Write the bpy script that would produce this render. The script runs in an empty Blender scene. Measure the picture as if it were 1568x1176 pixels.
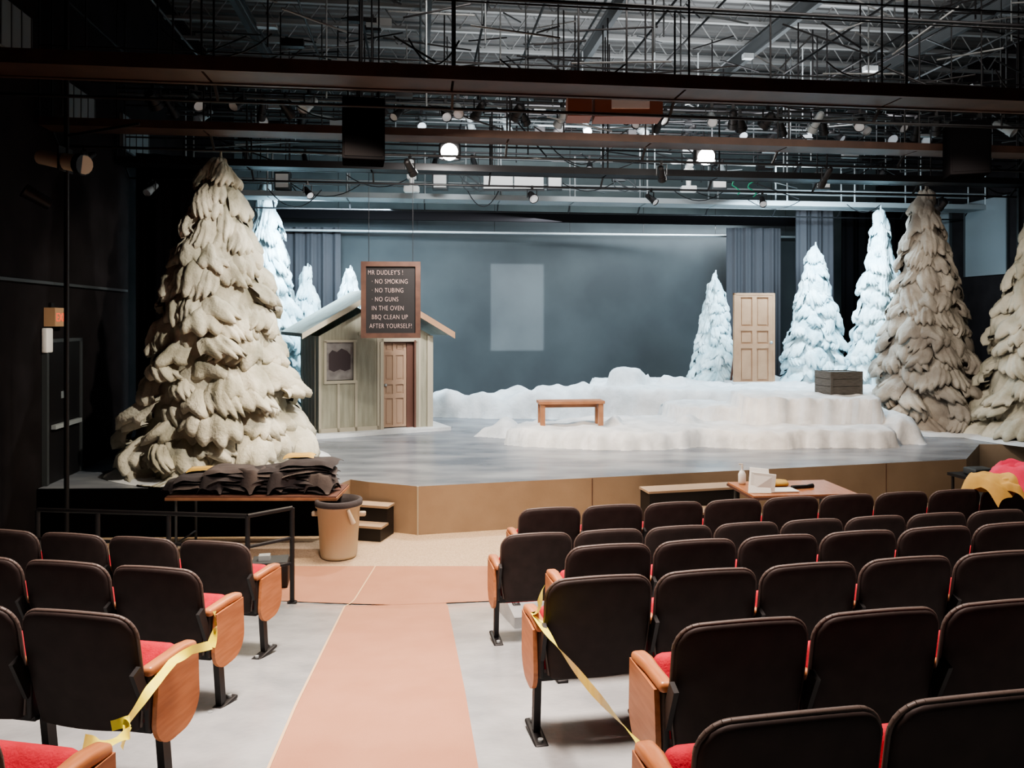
import bpy, math, random
from mathutils import Vector, Matrix, noise, Euler
random.seed(7)
D2R=math.pi/180
SC=bpy.context.scene

# ------------------------------------------------------------------ materials
def mat(name,col,rough=.7,metal=0,col2=None,scale=6,bump=0,bscale=None,emit=None,estr=0,detail=4,stretch=None,spec=None):
    m=bpy.data.materials.new(name); m.use_nodes=True
    nt=m.node_tree; b=nt.nodes['Principled BSDF']
    b.inputs['Base Color'].default_value=(*col,1)
    b.inputs['Roughness'].default_value=rough
    b.inputs['Metallic'].default_value=metal
    if spec is not None: b.inputs['Specular IOR Level'].default_value=spec
    if emit:
        b.inputs['Emission Color'].default_value=(*emit,1)
        b.inputs['Emission Strength'].default_value=estr
    if col2 or bump:
        tc=nt.nodes.new('ShaderNodeTexCoord')
        mp=nt.nodes.new('ShaderNodeMapping')
        if stretch: mp.inputs['Scale'].default_value=stretch
        nt.links.new(tc.outputs['Object'],mp.inputs['Vector'])
    if col2:
        n=nt.nodes.new('ShaderNodeTexNoise'); n.inputs['Scale'].default_value=scale
        n.inputs['Detail'].default_value=detail
        r=nt.nodes.new('ShaderNodeValToRGB')
        r.color_ramp.elements[0].position=.35; r.color_ramp.elements[1].position=.65
        r.color_ramp.elements[0].color=(*col,1); r.color_ramp.elements[1].color=(*col2,1)
        nt.links.new(mp.outputs[0],n.inputs['Vector'])
        nt.links.new(n.outputs['Fac'],r.inputs[0]); nt.links.new(r.outputs[0],b.inputs['Base Color'])
    if bump:
        n2=nt.nodes.new('ShaderNodeTexNoise'); n2.inputs['Scale'].default_value=bscale or scale*4
        n2.inputs['Detail'].default_value=5
        bp=nt.nodes.new('ShaderNodeBump'); bp.inputs['Strength'].default_value=bump
        bp.inputs['Distance'].default_value=.02
        nt.links.new(mp.outputs[0],n2.inputs['Vector'])
        nt.links.new(n2.outputs['Fac'],bp.inputs['Height']); nt.links.new(bp.outputs[0],b.inputs['Normal'])
    return m
M_BLACK=mat('black_metal',(.012,.011,.012),.5,.2)
M_STEEL=mat('grey_steel',(.08,.088,.092),.5,.4)
M_LSTEEL=mat('light_steel',(.34,.37,.38),.45,.2)
M_JOIST=mat('joist_grey_paint',(.24,.25,.25),.6,.1)
M_DARKBROWN=mat('catwalk_brown',(.045,.025,.018),.55,.1,(.07,.038,.027),3)
M_WALL=mat('dark_wall_paint',(.011,.009,.0095),.85,0,(.018,.015,.016),2,spec=.15)
M_WALLG=mat('grey_wall_paint',(.06,.075,.078),.8,0,(.09,.11,.112),1)
M_DECK=mat('roof_deck_metal',(.15,.155,.155),.6,.1)
M_CONC=mat('sealed_concrete',(.26,.275,.285),.2,0,(.35,.365,.37),3,.1,30)
M_TANFLOOR=mat('speckled_vinyl_floor',(.36,.26,.175),.45,0,(.54,.42,.30),60,.0)
M_CARPET=mat('aisle_carpet',(.35,.17,.105),.85,0,(.38,.19,.12),3,.3,200)
M_YELLOW_LINE=mat('edge_strip',(.60,.42,.25),.5)
M_STAGE=mat('stage_floor_paint',(.12,.135,.16),.26,0,(.26,.275,.30),1.3,.05,20,detail=8,stretch=(.6,1.6,1))
M_PLY=mat('stage_fascia_plywood',(.31,.225,.155),.6,0,(.36,.265,.185),2,.05,30)
M_SNOW=mat('snow_cover',(.56,.575,.59),.85,0,(.70,.715,.73),3,.5,12)
M_TANTREE=mat('flocked_tan_branches',(.30,.285,.215),.92,0,(.62,.58,.48),1.6,.7,24,detail=6)  # olive shadow and lit tan tones mixed into the colour by noise
M_BLUETREE=mat('flocked_snow_branches',(.44,.60,.65),.9,0,(.72,.84,.87),3,.6,26)
M_TANTREE2=mat('flocked_brown_branches',(.22,.19,.16),.92,0,(.46,.42,.36),1.6,.7,24,detail=6)
M_CYC=mat('cyclorama_cloth',(.040,.046,.050),.85,0,(.058,.067,.071),.6,.0)
M_CURT=mat('grey_curtain',(.062,.060,.067),.9)
M_CURTB=mat('black_drape',(.006,.0055,.006),.98,spec=0)
M_HUT=mat('hut_siding_paint',(.27,.26,.20),.7,0,(.36,.345,.27),4,.2,40,stretch=(4,4,.4))
M_HUTTRIM=mat('hut_trim_paint',(.42,.38,.30),.7)
M_ROOF=mat('hut_roof_panel',(.36,.40,.36),.6,0,(.46,.50,.45),4)
M_DOORT=mat('tan_door_paint',(.34,.20,.12),.5,0,(.40,.245,.15),3)
M_DOORP=mat('hut_door_paint',(.38,.26,.185),.5)
M_DOORSIDE=mat('dark_wood_jamb',(.12,.055,.04),.6)
M_BOX=mat('red_brown_box_paint',(.26,.10,.06),.5)
M_GLASSD=mat('window_dark_pane',(.07,.055,.06),.3)
M_GLASSL=mat('window_frosted',(.20,.185,.185),.3,0,(.32,.30,.29),6)
M_WOODO=mat('orange_wood',(.36,.135,.055),.35,0,(.46,.195,.09),5,.0,stretch=(8,1,8))
M_BENCH=mat('bench_wood',(.32,.15,.08),.5,0,(.40,.20,.11),6)
M_SHELL=mat('seat_back_fabric',(.022,.015,.014),.65,0,(.032,.022,.021),12,spec=.3)
M_TRIM=mat('seat_edge_trim',(.10,.075,.066),.5)
M_RED=mat('red_upholstery',(.36,.008,.02),.85,0,(.46,.015,.035),20,.2,120)
M_TAPE=mat('caution_tape_yellow',(.85,.75,.04),.3,0,(.95,.88,.15),14)
M_CLOTHD=mat('dark_cloth',(.038,.033,.036),.95,0,(.060,.052,.055),4,.2,40)
M_CLOTHB=mat('brown_cloth',(.075,.062,.062),.95,0,(.105,.088,.085),4,.2,40)
M_CLOTHY=mat('yellow_cloth',(.50,.32,.08),.8,0,(.6,.40,.12),6)
M_CLOTHP=mat('pink_red_cloth',(.60,.025,.08),.8,0,(.7,.06,.14),6)
M_WHITE=mat('white_paper',(.8,.79,.76),.6)
M_SIGNB=mat('sign_black_board',(.016,.013,.013),.8)
M_SIGNW=mat('sign_brown_frame',(.07,.032,.022),.6,0,(.105,.05,.033),5)
M_LETTER=mat('painted_letters',(.50,.36,.33),.8)
M_BIN=mat('bin_plastic',(.52,.44,.33),.5)
M_LAMP=mat('lamp_lens_lit',(1,1,1),.3,emit=(1,.98,.93),estr=40)
M_LENS=mat('lamp_lens',(.6,.65,.7),.2,.0)
M_EXIT=mat('exit_letters',(.7,.1,.05),.5,emit=(.9,.15,.08),estr=.6)
M_EXITB=mat('exit_sign_case',(.45,.28,.16),.5)
M_PANEL=mat('acoustic_panel_fabric',(.16,.18,.19),.8)
M_GREEN=mat('green_cable',(.02,.3,.15),.5)
M_CRATE=mat('crate_dark_wood',(.075,.07,.062),.7,0,(.12,.11,.10),8,stretch=(1,1,8))

# ------------------------------------------------------------------ mesh builder
class MB:
    def __init__(s): s.v=[];s.f=[];s.m=[];s.mats=[];s.sm=[]
    def mi(s,m):
        if m not in s.mats: s.mats.append(m)
        return s.mats.index(m)
    def add(s,vs,fs,m,smooth=False,R=None):
        o=len(s.v); k=s.mi(m)
        for p in vs:
            p=Vector(p)
            s.v.append(R@p if R else p)
        for f in fs: s.f.append([i+o for i in f]); s.m.append(k); s.sm.append(smooth)
    def box(s,c,d,m,R=None,rz=0):
        hx,hy,hz=d[0]/2,d[1]/2,d[2]/2
        vs=[Vector((x,y,z)) for x in(-hx,hx) for y in(-hy,hy) for z in(-hz,hz)]
        if rz: rr=Matrix.Rotation(rz,3,'Z'); vs=[rr@p for p in vs]
        vs=[p+Vector(c) for p in vs]
        s.add(vs,[(0,1,3,2),(4,6,7,5),(0,4,5,1),(2,3,7,6),(0,2,6,4),(1,5,7,3)],m,False,R)
    def bx(s,x0,x1,y0,y1,z0,z1,m): s.box(((x0+x1)/2,(y0+y1)/2,(z0+z1)/2),(abs(x1-x0),abs(y1-y0),abs(z1-z0)),m)
    def beam(s,p0,p1,w,h,m):
        p0=Vector(p0);p1=Vector(p1);d=p1-p0;L=d.length
        q=d.to_track_quat('X','Z').to_matrix().to_4x4()
        R=Matrix.Translation((p0+p1)/2)@q
        s.box((0,0,0),(L,w,h),m,R)
    def tube(s,p0,p1,r0,r1,m,n=10,cap=True):
        p0=Vector(p0);p1=Vector(p1);d=(p1-p0)
        q=d.to_track_quat('Z','Y').to_matrix()
        vs=[];fs=[]
        for p,r in((p0,r0),(p1,r1)):
            for i in range(n):
                a=2*math.pi*i/n; vs.append(p+q@Vector((r*math.cos(a),r*math.sin(a),0)))
        for i in range(n): j=(i+1)%n; fs.append((i,j,n+j,n+i))
        s.add(vs,fs,m,True)
        if cap: s.add(vs,[tuple(range(n))[::-1],tuple(range(n,2*n))],m,False)
    def path(s,pts,r,m,n=6):
        for a,b in zip(pts[:-1],pts[1:]): s.tube(a,b,r,r,m,n)
    def lathe(s,prof,c,m,n=24,smooth=True):
        vs=[];fs=[];c=Vector(c)
        for r,z in prof:
            for i in range(n):
                a=2*math.pi*i/n; vs.append(c+Vector((r*math.cos(a),r*math.sin(a),z)))
        for k in range(len(prof)-1):
            for i in range(n):
                j=(i+1)%n; fs.append((k*n+i,k*n+j,(k+1)*n+j,(k+1)*n+i))
        s.add(vs,fs,m,smooth)
    def extr(s,pts,vec,m,R=None):
        n=len(pts);vec=Vector(vec)
        vs=[Vector(p) for p in pts]+[Vector(p)+vec for p in pts]
        fs=[tuple(range(n))[::-1],tuple(range(n,2*n))]+[(i,(i+1)%n,n+(i+1)%n,n+i) for i in range(n)]
        s.add(vs,fs,m,False,R)
    def rbox(s,half,r,m,c=(0,0,0),n=(4,2,4),deform=None,R=None):
        ax=[]
        for h,k in zip(half,n):
            rr=min(r,h*.999)
            inner=[-h+rr+(2*h-2*rr)*i/k for i in range(k+1)]
            ax.append([-h,-h+rr*.4]+inner+[h-rr*.4,h])
        rr=[min(r,h*.999) for h in half]
        idx={};vs=[];fs=[]
        def vid(i,j,k):
            if (i,j,k) in idx: return idx[(i,j,k)]
            p=Vector((ax[0][i],ax[1][j],ax[2][k]))
            cc=Vector([max(-half[a]+rr[a],min(half[a]-rr[a],p[a])) for a in range(3)])
            d=p-cc
            if d.length>1e-9:
                d=Vector([d[a]/rr[a] for a in range(3)]); d.normalize()
                p=cc+Vector([d[a]*rr[a] for a in range(3)])
            if deform: p=deform(p)
            p=p+Vector(c)
            idx[(i,j,k)]=len(vs);vs.append(p);return idx[(i,j,k)]
        N=[len(a)-1 for a in ax]
        for a in range(3):
            b,cx=(a+1)%3,(a+2)%3
            for side in(0,N[a]):
                for i in range(N[b]):
                    for j in range(N[cx]):
                        q=[]
                        for di,dj in((0,0),(1,0),(1,1),(0,1)):
                            t=[0,0,0];t[a]=side;t[b]=i+di;t[cx]=j+dj;q.append(vid(*t))
                        fs.append(tuple(q if side else q[::-1]))
        s.add(vs,fs,m,True,R)
    def mesh(s,name):
        me=bpy.data.meshes.new(name)
        me.from_pydata([tuple(p) for p in s.v],[],s.f)
        for m in s.mats: me.materials.append(m)
        me.polygons.foreach_set('material_index',s.m)
        me.polygons.foreach_set('use_smooth',s.sm)
        me.update(); return me
    def obj(s,name,loc=(0,0,0),rz=0,parent=None):
        return inst(name,s.mesh(name),loc,rz,parent)
def inst(name,me,loc=(0,0,0),rz=0,parent=None,rot=None,scale=None):
    o=bpy.data.objects.new(name,me); SC.collection.objects.link(o)
    o.location=loc; o.rotation_euler=rot if rot else (0,0,rz)
    if scale: o.scale=scale
    if parent: o.parent=parent
    return o
def empty(name,loc=(0,0,0),rz=0):
    o=bpy.data.objects.new(name,None);o.empty_display_size=.2
    SC.collection.objects.link(o);o.location=loc;o.rotation_euler=(0,0,rz);return o

# room axes : a across, b towards stage
TH=7*D2R; CT,ST=math.cos(TH),math.sin(TH)
def RM(a,b,z=0): return Vector((a*CT-b*ST,a*ST+b*CT,z))
RR=Matrix.Rotation(TH,4,'Z')
AL,AR,BB,BF=-5.09,14.1,22.3,-3.0
CEIL=9.6
# ------------------------------------------------------------------ floor
def zf(x,y):
    r=y-.18*abs(x+1.2)
    if r>8.0: 
        return 0.0
    if r>4.4: return .19*(8.2-r)*min(1,(8.0-r)/.6+.0) if r>7.4 else .19*(8.2-r)
    return .722+.14*(4.4-r)
fl=MB()
na,nb=64,90
vs=[];fs=[]
for j in range(nb+1):
    for i in range(na+1):
        p=RM(AL+(AR-AL)*i/na,BF+(BB-BF)*j/nb)
        vs.append((p.x,p.y,zf(p.x,p.y)))
for j in range(nb):
    for i in range(na):
        a=j*(na+1)+i; fs.append((a,a+1,a+na+2,a+na+1))
fl.add(vs,fs,M_CONC,True)
fl.obj('floor')
def overlay(name,poly4,m,nx,ny,off):
    b=MB();vs=[];fs=[]
    p=[Vector((*q,0)) for q in poly4]
    for j in range(ny+1):
        for i in range(nx+1):
            u,v=i/nx,j/ny
            q=(p[0]*(1-u)+p[1]*u)*(1-v)+(p[3]*(1-u)+p[2]*u)*v
            vs.append((q.x,q.y,zf(q.x,q.y)+off))
    for j in range(ny):
        for i in range(nx):
            a=j*(nx+1)+i; fs.append((a,a+1,a+nx+2,a+nx+1))
    b.add(vs,fs,m,True); return b.obj(name)
overlay('aisle_carpet',[(-.60,-.6),(.34,-.6),(-.69,8.02),(-1.66,7.75)],M_CARPET,10,120,.012)
overlay('cross_aisle_carpet',[(-2.9,7.82),(1.2,7.95),(1.4,9.15),(-2.9,9.15)],M_CARPET,60,20,.014)
overlay('vinyl_floor_strip',[(-6.0,9.15),(9.0,9.15),(9.0,12.6),(-6.0,10.9)],M_TANFLOOR,20,6,.006)
overlay('aisle_edge_strip',[(-.62,-.6),(-.605,-.6),(-1.655,7.8),(-1.67,7.8)],M_YELLOW_LINE,1,120,.016)
overlay('aisle_edge_strip',[(-1.66,7.8),(-1.645,7.8),(-1.615,9.15),(-1.63,9.15)],M_YELLOW_LINE,1,20,.018)

# ------------------------------------------------------------------ walls & ceiling
def wall(name,a0,a1,b0,b1,z0,z1,m):
    b=MB(); b.box(((a0+a1)/2,(b0+b1)/2,(z0+z1)/2),(a1-a0,b1-b0,z1-z0),m,RR); return b.obj(name)
wall('wall_left',AL-.2,AL,BF,BB,-.1,CEIL,M_WALL)
wall('wall_right',AR,AR+.2,BF,BB,-.1,CEIL,M_WALL)
wall('wall_back',AL-.2,AR+.2,BB,BB+.2,-.1,CEIL,M_WALLG)
wall('wall_front',AL-.2,AR+.2,BF-.2,BF,-.1,CEIL,M_WALL)
c=MB()
n=90
prof=[]
for i in range(n):
    b0=BF+(BB-BF)*i/n;w=(BB-BF)/n
    prof+=[(b0,CEIL),(b0+w*.4,CEIL),(b0+w*.5,CEIL-.08),(b0+w*.9,CEIL-.08)]
prof.append((BB,CEIL))
vs=[];fs=[]
for a in(AL,AR):
    for b,z in prof: vs.append(RM(a,b,z))
k=len(prof)
for i in range(k-1): fs.append((i,i+1,k+i+1,k+i))
c.add(vs,fs,M_DECK)
c.obj('ceiling')
def truss(name,b,z0,z1,m,step=.75):
    t=MB();L=AR-AL-.2
    t.beam(RM(AL+.1,b,z1),RM(AR-.1,b,z1),.10,.06,m);t.beam(RM(AL+.1,b,z0),RM(AR-.1,b,z0),.10,.06,m)
    nn=int(L/step)
    for i in range(nn):
        a0=AL+.1+L*i/nn;a1=AL+.1+L*(i+.5)/nn;a2=AL+.1+L*(i+1)/nn
        t.tube(RM(a0,b,z1),RM(a1,b,z0),.016,.016,m,5);t.tube(RM(a1,b,z0),RM(a2,b,z1),.016,.016,m,5)
    return t.obj(name)
for i in range(10): truss('roof_truss',11.6+1.1*i,8.95,9.4,M_JOIST,.6)
for a in(-3.2,0.2,3.6,7.0,10.4):
    t=MB();t.beam(RM(a,6,8.8),RM(a,BB-.1,8.8),.10,.04,M_STEEL);t.beam(RM(a,6,8.5),RM(a,BB-.1,8.5),.10,.04,M_STEEL);t.beam(RM(a,6,8.65),RM(a,BB-.1,8.65),.03,.3,M_STEEL)
    t.obj('roof_beam')
g=MB()
for b in(9.8,12.3,13.1,15.2,16.4,17.1,18.2,19.0):
    for q in range(2):
        z=7.0+random.uniform(-.5,1.2);g.tube(RM(AL+.3,b+q*.3,z),RM(AR-.3,b+q*.3,z),.024,.024,random.choice([M_BLACK,M_STEEL,M_STEEL]),6)
for i in range(130):
    a=random.uniform(-4.5,13);b=random.uniform(10,20);z=random.uniform(6.0,7.8)
    g.tube(RM(a,b,z),RM(a,b,8.45),.014,.014,random.choice([M_BLACK,M_BLACK,M_STEEL,M_LSTEEL]),5)
for i in range(280):
    a=random.uniform(-4.5,12);b=random.uniform(10,20);z=random.uniform(6.3,8.4)
    L=random.uniform(.3,1.6)
    g.tube(RM(a,b,z),RM(a+L,b+random.uniform(-.8,.8),z+random.choice([0,0,random.uniform(-.6,.6)])),.015,.015,random.choice([M_BLACK,M_BLACK,M_STEEL,M_JOIST]),5)
for i in range(20):
    a=-4.7+i*.95; z=random.uniform(7.2,8.0);g.tube(RM(a,10,z),RM(a,20,z),.02,.02,random.choice([M_STEEL,M_BLACK]),5)
for i in range(80):
    a=random.uniform(-4,12);b=random.uniform(12,19);z=random.uniform(6.4,8.0)
    g.box(RM(a,b,z),(random.uniform(.12,.45),.12,random.uniform(.04,.14)),random.choice([M_JOIST,M_LSTEEL,M_BLACK,M_BLACK]),rz=TH)
g.obj('overhead_pipe_grid')
du=MB()
du.tube(RM(3,16.8,8.1),RM(13.5,16.8,8.1),.24,.24,M_STEEL,16)
du.obj('air_duct')

# ------------------------------------------------------------------ catwalks
def catwalk(b,z,w,m,railm,a0=AL+.05,a1=AR-.05,slab=.16,hs=(.35,.7,1.05),seg=2.1,rr=.02):
    t=MB()
    n=max(1,int((a1-a0)/seg))
    for i in range(n):
        s0=a0+(a1-a0)*i/n;s1=a0+(a1-a0)*(i+1)/n-.03
        t.box(((s0+s1)/2,b,z),(s1-s0,w,slab*.5),m,RR)
    t.box(((a0+a1)/2,b-w/2,z+.03),(a1-a0,.06,slab*1.2),m,RR)
    t.box(((a0+a1)/2,b+w/2,z+.03),(a1-a0,.06,slab*1.2),m,RR)
    for bb in(b-w/2,b+w/2):
        for h in hs: t.tube(RM(a0,bb,z+h),RM(a1,bb,z+h),rr,rr,railm,6)
        for i in range(n+1):
            a=a0+(a1-a0)*i/n
            t.tube(RM(a,bb,z),RM(a,bb,z+1.05),rr*1.1,rr*1.1,railm,6)
    for i in range(0,n+1,2):
        a=a0+(a1-a0)*i/n
        for bb in(b-w/2,b+w/2): t.tube(RM(a,bb,z),RM(a,bb,8.45),.014,.014,railm,5)
    t.tube(RM(a0,b+w/2+.2,z-.18),RM(a1,b+w/2+.2,z-.18),.020,.020,M_BLACK,6)
    for i in range(n+1):
        a=a0+(a1-a0)*i/n
        t.beam(RM(a,b+w/2,z),RM(a,b+w/2+.2,z-.18),.03,.03,M_BLACK)
    t.obj('catwalk')
catwalk(8.9,5.68,.50,M_DARKBROWN,M_BLACK,slab=.13,seg=2.4,hs=(1.05,),rr=.011)
catwalk(11.2,5.58,.36,M_DARKBROWN,M_BLACK,slab=.09,hs=(1.05,),rr=.012)
catwalk(13.9,5.62,.36,M_BLACK,M_BLACK,slab=.10,hs=(.5,1.05),rr=.014)
catwalk(17.9,5.72,.6,M_LSTEEL,M_LSTEEL,seg=1.7,slab=.10)

# ------------------------------------------------------------------ stage lights
def lightmesh(lens,length=.36,r=.1,white=False):
    t=MB();bm=M_LSTEEL if white else M_BLACK
    t.box((0,0,-.02),(.06,.06,.1),M_BLACK)
    t.box((0,0,-.08),(2*r+.06,.035,.015),M_BLACK)
    for sx in(-1,1): t.box((sx*(r+.02),0,-.2),(.012,.035,.25),M_BLACK)
    d=Vector((0,.8,-.6)).normalized();c=Vector((0,0,-.28))
    t.tube(c-d*length*.5,c+d*length*.25,r*.75,r*.9,bm,12)
    t.tube(c-d*length*.62,c-d*length*.5,r*.45,r*.75,bm,12)
    t.tube(c+d*length*.25,c+d*length*.6,r*1.0,r*1.1,bm,12,False)
    t.tube(c+d*length*.5,c+d*length*.52,r*1.0,r*1.0,lens,12)
    return t.mesh('stage_light_mesh')
LM=[lightmesh(M_LENS),lightmesh(M_LENS,.5,.085),lightmesh(M_LENS,.28,.13),lightmesh(M_LENS,.4,.1,True)]
def slight(a,b,z,k,rz=0,s=.75):
    inst('stage_light',LM[k],RM(a,b,z),TH+rz,scale=(s,s,s))
rows=((11.58,5.40,5,.65),(14.28,5.44,6,.65),(12.3,6.52,24,.8),(13.3,6.72,18,.8),(15.6,7.15,18,.85),(16.9,6.6,9,.8))
for b,z,n,s in rows:
    for i in range(n):
        a=AL+1.2+(AR-AL-2.2)*(i+random.uniform(-.4,.4))/n
        slight(a,b,z,random.choice([0,1,2,0,3,3]),random.uniform(-.7,.7)+(math.pi if random.random()<.5 else 0),s)
b=MB()
for bb,z,_,_ in rows[2:]: b.tube(RM(AL+.2,bb,z+.02),RM(AR-.2,bb,z+.02),.022,.022,M_BLACK,6)
b.obj('lighting_pipe')
wl=MB()
wl.rbox((.18,.1,.14),.04,M_BLACK,n=(2,2,2))
wl.tube((0,-.1,-.02),(0,-.13,-.03),.13,.14,M_LAMP,18)
wl.tube((0,0,.1),(0,0,.3),.02,.02,M_BLACK,6)
wm=wl.mesh('work_light_mesh')
for x,y,z in((-1.04,12.9,5.76),(3.25,13.0,5.70)):
    inst('work_light',wm,(x,y,z),0)
for x,z in((-2.22,5.95),(3.9,5.95)):
    t=MB();t.rbox((.17,.1,.07),.03,M_WHITE,n=(2,2,2));t.tube((0,0,.05),(0,0,.5),.05,.08,M_WHITE,12);t.rbox((.1,.09,.12),.03,M_WHITE,c=(0,0,.34),n=(2,2,2))
    t.tube((0,-.02,.45),(0,-.2,.55),.06,.09,M_WHITE,12)
    t.obj('moving_head_light',(x,17.0,z-.12))
t=MB()
for a0,a1 in((-.63,.02),(.05,.7)):
    t.bx(a0,a1,-.02,.02,-.2,.2,M_WHITE)
t.bx(-.65,.72,.02,.04,-.25,-.2,M_BLACK)
t.obj('white_reflector_panel',(0.0,17.1,6.06))
for x in(-1.6,.95,4.6,-5.1,6.9):
    t=MB();t.rbox((.17,.1,.2),.02,M_STEEL,n=(1,1,1));t.bx(-.14,.14,-.11,-.1,-.15,.15,M_WHITE);t.bx(-.03,.03,0,.03,.2,.3,M_BLACK)
    t.obj('scoop_light',(x,17.15,6.03))
t=MB();t.rbox((.27,.25,.40),.02,M_CURTB,n=(1,1,1));t.bx(-.24,.24,-.26,-.25,-.36,.36,M_CURTB);t.tube((-.2,0,.4),(-.2,0,2.4),.01,.01,M_BLACK,5);t.tube((.2,0,.4),(.2,0,2.4),.01,.01,M_BLACK,5)
sm=t.mesh('loudspeaker_mesh')
inst('loudspeaker',sm,(-1.95,10.1,5.4),.2);inst('loudspeaker',sm,(6.85,11.6,5.5),-.3)
t=MB();t.bx(-.16,.16,-.2,.2,-.15,.15,M_BOX);t.bx(.2,1.1,-.2,.2,-.16,.14,M_BOX);t.bx(.42,.92,-.23,-.2,-.06,.06,M_WHITE)
for xx in(0,.65): t.tube((xx,0,.14),(xx,0,1.5),.015,.015,M_BLACK,5)
t.obj('projector_box',(.9,10.4,5.80))
cb=MB()
for i in range(34):
    a=random.uniform(-4,12);b=random.choice([9.3,11.6,14.3,17.4]);z=5.8+random.uniform(-.1,.6)
    L=random.uniform(.5,1.6);sag=random.uniform(.15,.4)
    pts=[RM(a+L*k/8,b,z-sag*4*(k/8)*(1-k/8)) for k in range(9)]
    cb.path(pts,.011,M_BLACK,5)
for x,z0 in((4.95,6.2),(5.3,6.15)):
    pts=[Vector((x+.1*math.sin(k*1.3),17.0,z0-.07*k)) for k in range(8)]; cb.path(pts,.014,M_GREEN,5)
for cx,w in((-.9,.3),(2.5,.35)):
    for q in range(3):
        pts=[Vector((cx+w*math.cos(k*.6+q)*(.7+.1*q),17.1,6.0+.2*math.sin(k*.6))) for k in range(12)]; cb.path(pts,.012,M_STEEL,5)
cb.obj('cable_bundle')

# ------------------------------------------------------------------ stage
ST_Z=.67
outline=[tuple((RM(AL+.02,11.05)).xy),(-2.45,10.45),(-2.3,10.95),(-2.0,10.78),(-1.28,10.5),(7.41,12.55),(8.55,14.07)]
outline+=[tuple(RM(AR-.02,12.3).xy),tuple(RM(AR-.02,BB-.02).xy),tuple(RM(AL+.02,BB-.02).xy)]
s=MB()
n=len(outline)
vs=[(x,y,ST_Z) for x,y in outline]+[(x,y,0) for x,y in outline]
s.add(vs,[tuple(range(n))],M_STAGE)
s.add(vs,[(i,n+i,n+(i+1)%n,(i+1)%n) for i in range(n) if i not in(0,)],M_PLY)
s.add(vs,[(0,n,n+1,1)],M_CURTB)
s.obj('stage_platform')
t=MB()
for k in(.28,.56,.83):
    x=-1.28+8.69*k;y=10.5+2.05*k
    t.box((x,y-.004,ST_Z/2),(.008,.01,ST_Z-.02),M_DOORSIDE,rz=math.atan2(2.05,8.69))
t.box((-1.285,10.495,ST_Z/2),(.02,.02,ST_Z),M_HUTTRIM)
t.obj('trim_1')
def steps(name,loc,w,rz,hs,d=.3,mt=M_PLY):
    t=MB()
    for i,h in enumerate(hs):
        t.bx(-w/2,w/2,i*d,(i+1)*d,0.0,h-.03,M_BLACK); t.bx(-w/2-.02,w/2+.02,i*d-.02,(i+1)*d,h-.03,h,mt)
    t.obj(name,loc,rz)
steps('stage_steps',(-1.98,10.22,0.01),.5,-.25,[.2,.42],.22)
steps('stage_steps',(2.6,10.3,0.01),1.35,13*D2R,[.36,.60],.32)

# ------------------------------------------------------------------ snow platform
def sd(poly,x,y):
    ins=False;dm=1e9;n=len(poly)
    for i in range(n):
        x1,y1=poly[i];x2,y2=poly[(i+1)%n]
        if (y1>y)!=(y2>y) and x<(x2-x1)*(y-y1)/(y2-y1)+x1: ins=not ins
        dx,dy=x2-x1,y2-y1;t=max(0,min(1,((x-x1)*dx+(y-y1)*dy)/(dx*dx+dy*dy)))
        d=math.hypot(x-x1-t*dx,y-y1-t*dy);dm=min(dm,d)
    return dm if ins else -dm
blocks=[
 ([(-.15,14.0),(.6,13.65),(2.3,13.5),(3.4,13.75),(4.2,13.5),(5.6,13.7),(6.9,13.75),(7.35,14.6),(7.3,16.4),(4,16.6),(.9,15.5),(.1,15.1)],.95,.08,.03),
 ([(4.45,14.75),(5.6,14.6),(6.95,14.6),(7.15,15.2),(7.2,16.6),(4.6,16.4)],1.44,.06,.012),
 ([(3.35,15.3),(4.1,15.1),(4.75,15.2),(4.8,16.6),(3.1,16.7)],1.20,.07,.02),
 ([(1.7,17.6),(2.6,17.2),(3.6,16.9),(5.0,16.5),(7.2,15.9),(9.0,17.6),(9.6,19.2),(9.4,20.9),(1.9,20.4)],1.4,.25,.05),
 ([(-2.1,18.0),(-1,17.8),(.2,17.7),(2.6,17.3),(2.6,18.9),(-2.2,18.8)],1.16,.35,.12),
 ([(.2,17.9),(1.0,17.7),(2.6,17.4),(2.6,18.8),(.3,18.8)],1.38,.4,.12),
 ([(1.95,17.8),(2.5,17.5),(3.2,17.7),(3.5,18.3),(2.2,18.5)],1.80,.30,.05),
 ([(3.2,17.8),(4.4,17.8),(4.4,18.6),(3.2,18.6)],1.58,.4,.1),
 ([(-.75,15.0),(-.2,14.7),(.3,15.0),(.2,15.7),(-.4,15.8)],.98,.4,.08),
 ([(6.9,13.9),(7.5,14.0),(7.9,14.8),(7.9,16.2),(7.1,16.4),(6.9,15)],1.2,.55,.1),
 ([(1.7,14.6),(2.1,14.5),(2.3,15.2),(1.9,15.4)],1.12,.3,.05),
 ([(2.9,14.9),(3.3,14.6),(3.9,14.9),(3.6,15.5)],1.12,.3,.08),
]
def snowh(x,y):
    h=-1
    crease=(1-abs(noise.noise(Vector((x*2.2+y,y*2.6-x*.5,5))))*3)
    for poly,top,w,nz in blocks:
        d=sd(poly,x,y)+.16*noise.noise(Vector((x*1.3,y*1.3,top)))+.07*noise.noise(Vector((x*4.3,y*4.3,top)))
        if d<=0: continue
        t=min(1,d/w);t=math.sin(t*math.pi/2)**.8
        hh=ST_Z+(top-ST_Z)*t+(nz*noise.noise(Vector((x*1.7,y*1.7,3+top)))*2+.035*noise.noise(Vector((x*5,y*5,9)))+.022*max(0,crease))*t
        h=max(h,hh)
    return h
sn=MB();x0,x1,y0,y1,st=-2.4,9.9,13.2,21.1,.055
nx=int((x1-x0)/st);ny=int((y1-y0)/st);H={};vs=[];vid={}
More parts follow.
